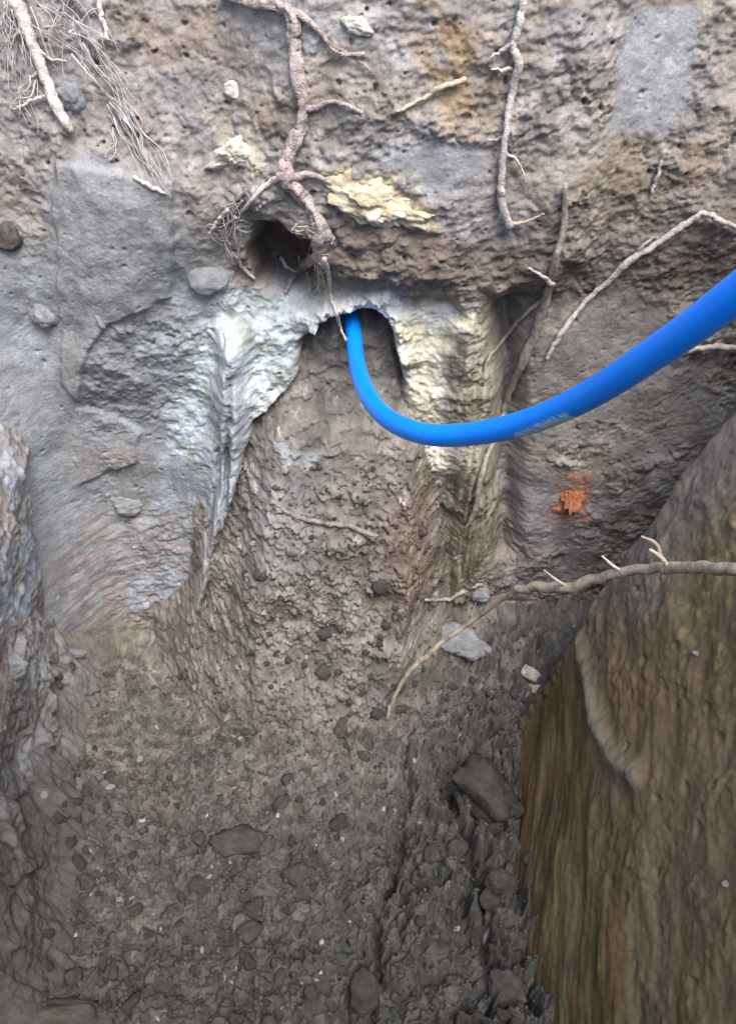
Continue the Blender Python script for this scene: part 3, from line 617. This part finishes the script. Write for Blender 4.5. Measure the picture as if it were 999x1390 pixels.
V, Fc = tube_geo(lpath, lw * 0.5 * 1.15 / FPX, 10, 0.3, 41); mesh_obj('main_stem', V, Fc, M['roottan'], base)
tl = lambda px: float(np.interp(px, [p[0] for p in lp], lt))
for br, w in ([(772, 797), (756, 788), (738, 774)], (6, 3)), ([(846, 776), (832, 768), (817, 755)], (6, 3)), ([(908, 770), (896, 756), (882, 746)], (8, 5)), ([(897, 757), (890, 738), (870, 728)], (7, 3)):
    q = [along(a, c, tl(br[0][0]) - 0.004 * i) for i, (a, c) in enumerate(br)]
    p_ = catmull(q, 6); V, Fc = tube_geo(p_, np.linspace(*w, len(p_)) * 0.5 * 1.0 / FPX, 6, 0.3, 43); mesh_obj('twig', V, Fc, M['roottan'], base)

# tangles of hair roots, too fine to count
def tangle(label, strands, seed, mat='fine', r0=0.0009):
    V, Fc = [], []; rnd = random.Random(seed)
    for (p0, p1, n, spread, lift) in strands:
        for i in range(n):
            a = np.array(p0) + np.array((rnd.gauss(0, spread), rnd.gauss(0, spread)))
            b_ = np.array(p1) + np.array((rnd.gauss(0, spread * 1.2), rnd.gauss(0, spread * 1.2)))
            mids = [a + (b_ - a) * f_ + np.array((rnd.gauss(0, 6), rnd.gauss(0, 5))) for f_ in (0.3, 0.65)]
            a, b_ = [np.clip(v_, -30, 1400) for v_ in (a, b_)]
            q = []
            for s_, (x_, y_) in enumerate([a, *mids, b_]):
                h_, _ = hit(x_, y_); q.append(h_ - sight(x_, y_) * (lift * rnd.uniform(0.3, 1.6)))
            if max(np.linalg.norm(q[i_ + 1] - q[i_]) for i_ in range(3)) > 0.12: continue
            p_ = catmull(q, 5); v_, f_ = tube_geo(p_, np.linspace(r0 * rnd.choice((0.5, 0.6, 0.8, 1.0, 1.7)), r0 * 0.5, len(p_)), 4)
            o_ = len(V); V += v_; Fc += [tuple(x + o_ for x in f) for f in f_]
    o = mesh_obj('fine_roots', V, Fc, M[mat]); o['kind'] = 'stuff'; return tag(o, label, 'fine roots')
tangle('pale tangle of hair roots trailing down the top left corner', [((110, 60), (170, 150), 14, 14, 0.01), ((160, 140), (215, 240), 22, 9, 0.008), ((90, 10), (120, 80), 16, 22, 0.012), ((20, 40), (60, 110), 14, 26, 0.012), ((10, 0), (15, 90), 12, 14, 0.012), ((155, 180), (150, 222), 3, 5, 0.006), ((40, 110), (20, 160), 8, 16, 0.01), ((70, 0), (110, 30), 12, 24, 0.01)], 5)
tangle('small pale tangle of hair roots above the grey embedded stone', [((315, 285), (318, 345), 10, 6, 0.010), ((320, 290), (285, 312), 3, 4, 0.008), ((310, 330), (292, 318), 3, 5, 0.008), ((322, 310), (340, 306), 4, 4, 0.01), ((335, 265), (300, 290), 5, 6, 0.01)], 6)
tangle('fine hairs hanging from the knotted end of the brown root', [((425, 350), (440, 390), 16, 9, 0.016), ((410, 310), (430, 320), 8, 8, 0.012), ((430, 370), (445, 398), 10, 9, 0.012)], 7, 'roottan')
tangle('wispy hair roots around the stone at the ridge foot', [((655, 795), (662, 850), 6, 6, 0.004), ((645, 780), (670, 800), 4, 6, 0.004)], 8)

# ------------------------------------------------------------------ stones and clods
def rock_mesh(name, seed, mat, sub=3, angular=0.5, jag=0.22):
    bm = bmesh.new(); bmesh.ops.create_icosphere(bm, subdivisions=sub, radius=1.0); rr = random.Random(seed)
    pl_ = []
    for _ in range(7):
        v = Vector((rr.gauss(0, 1), rr.gauss(0, 1), rr.gauss(0, 1))).normalized(); pl_.append((v, rr.uniform(0.55, 0.85)))
    from mathutils import noise as mn
    off = Vector((seed * 3.1, seed * 1.7, seed * 0.9))
    for v in bm.verts:
        p = v.co.copy()
        for n_, d_ in pl_:
            e = p.dot(n_) - d_
            if e > 0: p -= n_ * e * angular
        v.co = p * (1 + jag * mn.noise(p * 1.3 + off) + jag * 0.6 * mn.noise(p * 3.2 + off) + jag * 0.5 * mn.noise(p * 7 + off) + jag * 0.4 * mn.noise(p * 15 + off))
    for f in bm.faces: f.smooth = True
    me = bpy.data.meshes.new(name); bm.to_mesh(me); bm.free(); me.materials.append(mat); return me
def stone(label, px, py, wpx, hpx, mat, seed, sink=0.35, rot=0.0, cat='stone', name='stone', group=None, me=None, depth=0.7, ang=0.6, jag=0.22, sub=4):
    p, t = hit(px, py)
    a, c, dp = 0.5 * wpx * t / FPX, 0.5 * hpx * t / FPX, 0.5 * depth * 0.5 * (wpx + hpx) * t / FPX
    d = sight(px, py); d /= np.linalg.norm(d)
    o = bpy.data.objects.new(name, me or rock_mesh(name, seed, M[mat], sub, ang, jag)); COL.objects.link(o)
    z_ = Vector(-d); x_ = Vector((1, 0, 0)); x_ = (x_ - z_ * x_.dot(z_)).normalized(); y_ = z_.cross(x_)
    m3 = Matrix((x_, y_, z_)).transposed() @ Matrix.Rotation(-rot, 3, 'Z')
    o.matrix_world = Matrix.Translation(Vector(p) + Vector(d) * dp * (sink * 2 - 1)) @ m3.to_4x4() @ Matrix.Diagonal((a, c, dp, 1))
    return tag(o, label, cat, group)
R_ = math.radians
stone('large ochre yellow sandstone lump embedded in the upper soil face', 508, 264, 118, 70, 'ochrestone', 31, 0.68, R_(12), ang=0.95, jag=0.34, depth=0.55, sub=5)
stone('flat ochre sandstone splinter pointing right under the large yellow lump', 560, 296, 76, 24, 'ochrestone', 32, 0.66, R_(14), ang=0.95, jag=0.4)
stone('cream limestone lump beside the thick brown root', 326, 208, 60, 40, 'creamstone', 33, 0.6, R_(-12), ang=0.95, jag=0.26, sub=5)
stone('narrow cream stone sliver poking from the soil beside the cream lump', 303, 222, 46, 13, 'creamstone', 4, 0.4, R_(-12))
stone('small cream stone above the cream lump', 316, 122, 30, 22, 'creamstone', 5, 0.5, 0)
stone('pale stone close under the branching upper root', 488, 36, 50, 24, 'creamstone', 6, 0.5, R_(15))
stone('smooth grey rounded stone with a dark gap beside the hanging left root', 100, 131, 40, 40, 'greystone', 7, 0.45, 0, ang=0.6)
stone('grey embedded stone by the cavity, under the root tangle', 287, 374, 62, 50, 'greystone', 8, 0.56, R_(-20), ang=0.7, jag=0.15)
stone('light grey angular stone lying under the long bare root', 622, 874, 74, 52, 'greystone', 9, 0.35, R_(25), ang=0.7, jag=0.3)
stone('small light grey stone at the foot of the right ridge', 652, 806, 34, 24, 'greystone', 10, 0.4, R_(10))
stone('orange crumbly lump of burnt clay set in the grey wall', 776, 668, 36, 44, 'orange', 11, 0.8, R_(10), 'clay lump', 'clay_lump', jag=0.55, depth=0.3, sub=5)
stone('small orange crumb of burnt clay beneath the orange lump', 762, 691, 30, 15, 'orange', 12, 0.62, R_(10), 'clay lump', 'clay_lump', jag=0.35)
stone('cream stone at the brown wall foot, above a smaller yellow chip', 718, 914, 34, 20, 'creamstone', 13, 0.45, R_(30))
stone('small yellow pale chip next to the brown wall foot', 726, 938, 26, 20, 'ochrestone', 14, 0.45, R_(10))
stone('pale blue-grey clay lump stuck on the left wall', 14, 906, 40, 44, 'greystone', 15, 0.4, R_(60), 'clay lump', 'clay_lump')
stone('flat pale stone at the foot of the left groove', 100, 886, 38, 15, 'greystone', 16, 0.35, R_(5))
stone('pinkish brown stone embedded high in the left wall edge', 14, 320, 36, 42, 'clodwarm', 17, 0.45, 0)
stone('pale clay lump on the edge of the smooth grey scraped panel', 62, 425, 34, 44, 'greystone', 18, 0.64, 0, 'clay lump', 'clay_lump')
stone('pale oval pebble on the crumbly spoil slope', 473, 818, 18, 12, 'chip', 19, 0.3, R_(10), sub=3)
stone('white sliver on the smooth grey clay panel', 137, 437, 9, 24, 'chip', 20, 0.3, R_(-28), sub=3)
stone('small white chip right of the white sliver', 177, 446, 11, 12, 'chip', 21, 0.3, 0, sub=3)
stone('pale mud-grey drip of clay on the left wall hollow', 178, 682, 46, 34, 'greystone', 22, 0.66, R_(-10), 'clay lump', 'clay_lump')
stone('broad flat dark clod with a cracked top by the brown wall', 662, 1078, 104, 92, 'dampshade', 23, 0.5, R_(35), 'clod', 'soil_clod', ang=0.9, jag=0.28)
stone('smooth grey cobble half buried beside a crack', 494, 1345, 50, 56, 'dampshade', 24, 0.4, R_(10), 'cobble', 'stone', jag=0.15)
stone('rectangular dark clod block with squared edges', 326, 1145, 86, 46, 'dampshade', 25, 0.45, R_(4), 'clod', 'soil_clod', ang=0.95, jag=0.15)
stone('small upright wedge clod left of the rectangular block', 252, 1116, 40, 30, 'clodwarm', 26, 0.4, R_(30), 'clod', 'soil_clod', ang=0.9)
stone('rounded grey pebble on the dark floor right of the block', 404, 1188, 40, 34, 'dampshade', 27, 0.35, 0, 'pebble', 'stone', jag=0.15)
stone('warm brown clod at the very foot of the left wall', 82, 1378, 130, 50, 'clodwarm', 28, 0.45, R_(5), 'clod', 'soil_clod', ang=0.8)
stone('rounded dark clod under the broad cracked clod', 678, 1200, 42, 40, 'dampshade', 29, 0.4, 0, 'clod', 'soil_clod')
stone('dark rounded clod at the wall foot below the rounded one', 685, 1340, 56, 48, 'dampshade', 30, 0.4, R_(40), 'clod', 'soil_clod', ang=0.8)
# white chips strewn on the floor and spoil
chips = [rock_mesh('stone_chip', 60 + i, M['chip'], 2, 0.8) for i in range(4)]
for i, (a, c, s) in enumerate([(310, 974, 15), (190, 1031, 13), (150, 1068, 15), (163, 1221, 13), (182, 1219, 12), (275, 1290, 17), (315, 1333, 8), (326, 1002, 8), (317, 1000, 7), (343, 738, 12), (410, 725, 13), (365, 690, 11), (425, 790, 14), (378, 742, 12), (455, 862, 10), (466, 872, 9), (530, 903, 8), (350, 870, 8), (335, 780, 9), (250, 700, 9), (620, 757, 8), (495, 1250, 9), (430, 1330, 8), (410, 1334, 7), (285, 1190, 9), (60, 1080, 14), (945, 887, 14), (985, 1200, 16)]):
    where = 'on the brown wall face' if a > 740 else 'on the crumbly spoil slope' if c < 930 else 'beside the foot of the left wall' if a < 170 else 'on the dark trench floor'
    siz = 'tiny' if s < 10 else 'small'
    stone(siz + ' white stone chip ' + where, a, c, s, s * random.uniform(0.5, 0.85), 'chip', 0, 0.45, random.uniform(-1, 1), 'stone chip', 'stone_chip', siz + ' white chips ' + where, chips[i % 4])
# loose clods on the floor
cm = [rock_mesh('soil_clod', 80 + i, M['clod' if i % 3 else 'clodwarm'], 2, 0.7, 0.3) for i in range(8)]
cdm = [rock_mesh('soil_clod', 90 + i, M['dampshade'], 2, 0.85, 0.34) for i in range(6)]
rnd = random.Random(11); placed = []
tries = 0
while len(placed) < 230 and tries < 4000:
    tries += 1
    a = rnd.uniform(60, 725); c = rnd.uniform(880, 1400) if rnd.random() < 0.8 else rnd.uniform(700, 900)
    if c < 900 and not 330 < a < 600: continue
    s = min(34, 9 + rnd.expovariate(1 / 6.0)) * (0.8 + 0.5 * (c - 700) / 700)
    if any((a - u) ** 2 + (c - v) ** 2 < (0.42 * (s + w_)) ** 2 for u, v, w_ in placed): continue
    placed.append((a, c, s))
    kx = rnd.randrange(8); shade_dark = c + rnd.uniform(-90, 90) > 1020; hue = 'moist shade-darkened' if shade_dark else 'brown' if kx % 3 == 0 else 'dark grey'  # lower clods take the colour with shade painted in
    siz = 'crumb-sized' if s < 13 else 'small' if s < 19 else 'walnut-sized' if s < 27 else 'large'
    where = 'on the spoil slope below the hole' if c < 930 else 'beside the foot of the left wall' if a < 190 else 'along the foot of the brown wall' if a > 590 else 'on the open trench floor'
    stone('%s loose %s soil clod %s' % (siz, hue, where), a, c, s, s * rnd.uniform(0.6, 1.0), 'clod', 0, 0.38, rnd.uniform(-1.5, 1.5), 'clod', 'soil_clod', '%s %s clods %s' % (siz, hue, where), cdm[kx % 6] if shade_dark else cm[kx])
# crumbs: one mesh
bm = bmesh.new(); bmesh.ops.create_icosphere(bm, subdivisions=1, radius=1.0); bm.verts.ensure_lookup_table()
iv = np.array([v.co[:] for v in bm.verts]); ifc = np.array([[v.index for v in f.verts] for f in bm.faces]); bm.free()
def crumbs(name, label, pts, rad, mat):
    n = len(pts); jit = 1 + 0.35 * rng.standard_normal((n, len(iv), 1))
    V = pts[:, None, :] + iv[None] * np.clip(jit, 0.4, 1.7) * rad[:, None, None] * rng.uniform(0.6, 1.2, (n, 1, 3))
    Fq = (ifc[None] + (np.arange(n) * len(iv))[:, None, None]).reshape(-1, 3)
    me = bpy.data.meshes.new(name); me.vertices.add(n * len(iv)); me.vertices.foreach_set('co', V.reshape(-1).astype(np.float32))
    me.loops.add(Fq.size); me.loops.foreach_set('vertex_index', Fq.reshape(-1).astype(np.int32)); me.polygons.add(len(Fq))
    me.polygons.foreach_set('loop_start', np.arange(0, Fq.size, 3, dtype=np.int32)); me.polygons.foreach_set('loop_total', np.full(len(Fq), 3, np.int32))
    me.update(); me.validate(); me.materials.append(mat)
    o = bpy.data.objects.new(name, me); COL.objects.link(o); o['kind'] = 'stuff'; return tag(o, label, 'crumbs')
n = 9000
ia = rng.integers(0, len(fx), n); ib = rng.integers(0, len(fy), n); ok = (fy[ib] > 0.3) & (fy[ib] < 1.1) & (fx[ia] > -0.65) & (fx[ia] < 0.32) & (W[np.clip(np.searchsorted(wx, fx[ia]), 0, len(wx) - 1), np.searchsorted(wzv, 0.05)] > fy[ib])
ia, ib = ia[ok], ib[ok]; rad = 0.0016 + rng.exponential(0.0011, len(ia)); rad = np.minimum(rad, 0.006)
crumbs('soil_crumbs', 'fine dark soil crumbs covering the trench floor', np.stack([fx[ia], fy[ib], F[ia, ib] + rad * 0.3], -1), rad, M['dampshade'])
n = 9000
ia = rng.integers(0, len(wx), n); ib = rng.integers(0, len(wzv), n); ok = (spoil[ia, ib] > 0.9) & (wzv[ib] > 0.02) & (wzv[ib] < 0.5) & (np.abs(wx[ia]) < 0.5)
ia, ib = ia[ok], ib[ok]; rad = np.minimum(0.0013 + rng.exponential(0.0009, len(ia)), 0.005)
crumbs('spoil_crumbs', 'fine brown-grey crumbs on the spoil slope below the bored hole', np.stack([wx[ia], W[ia, ib] - rad * 0.2, wzv[ib]], -1), rad, M['clodwarm'])
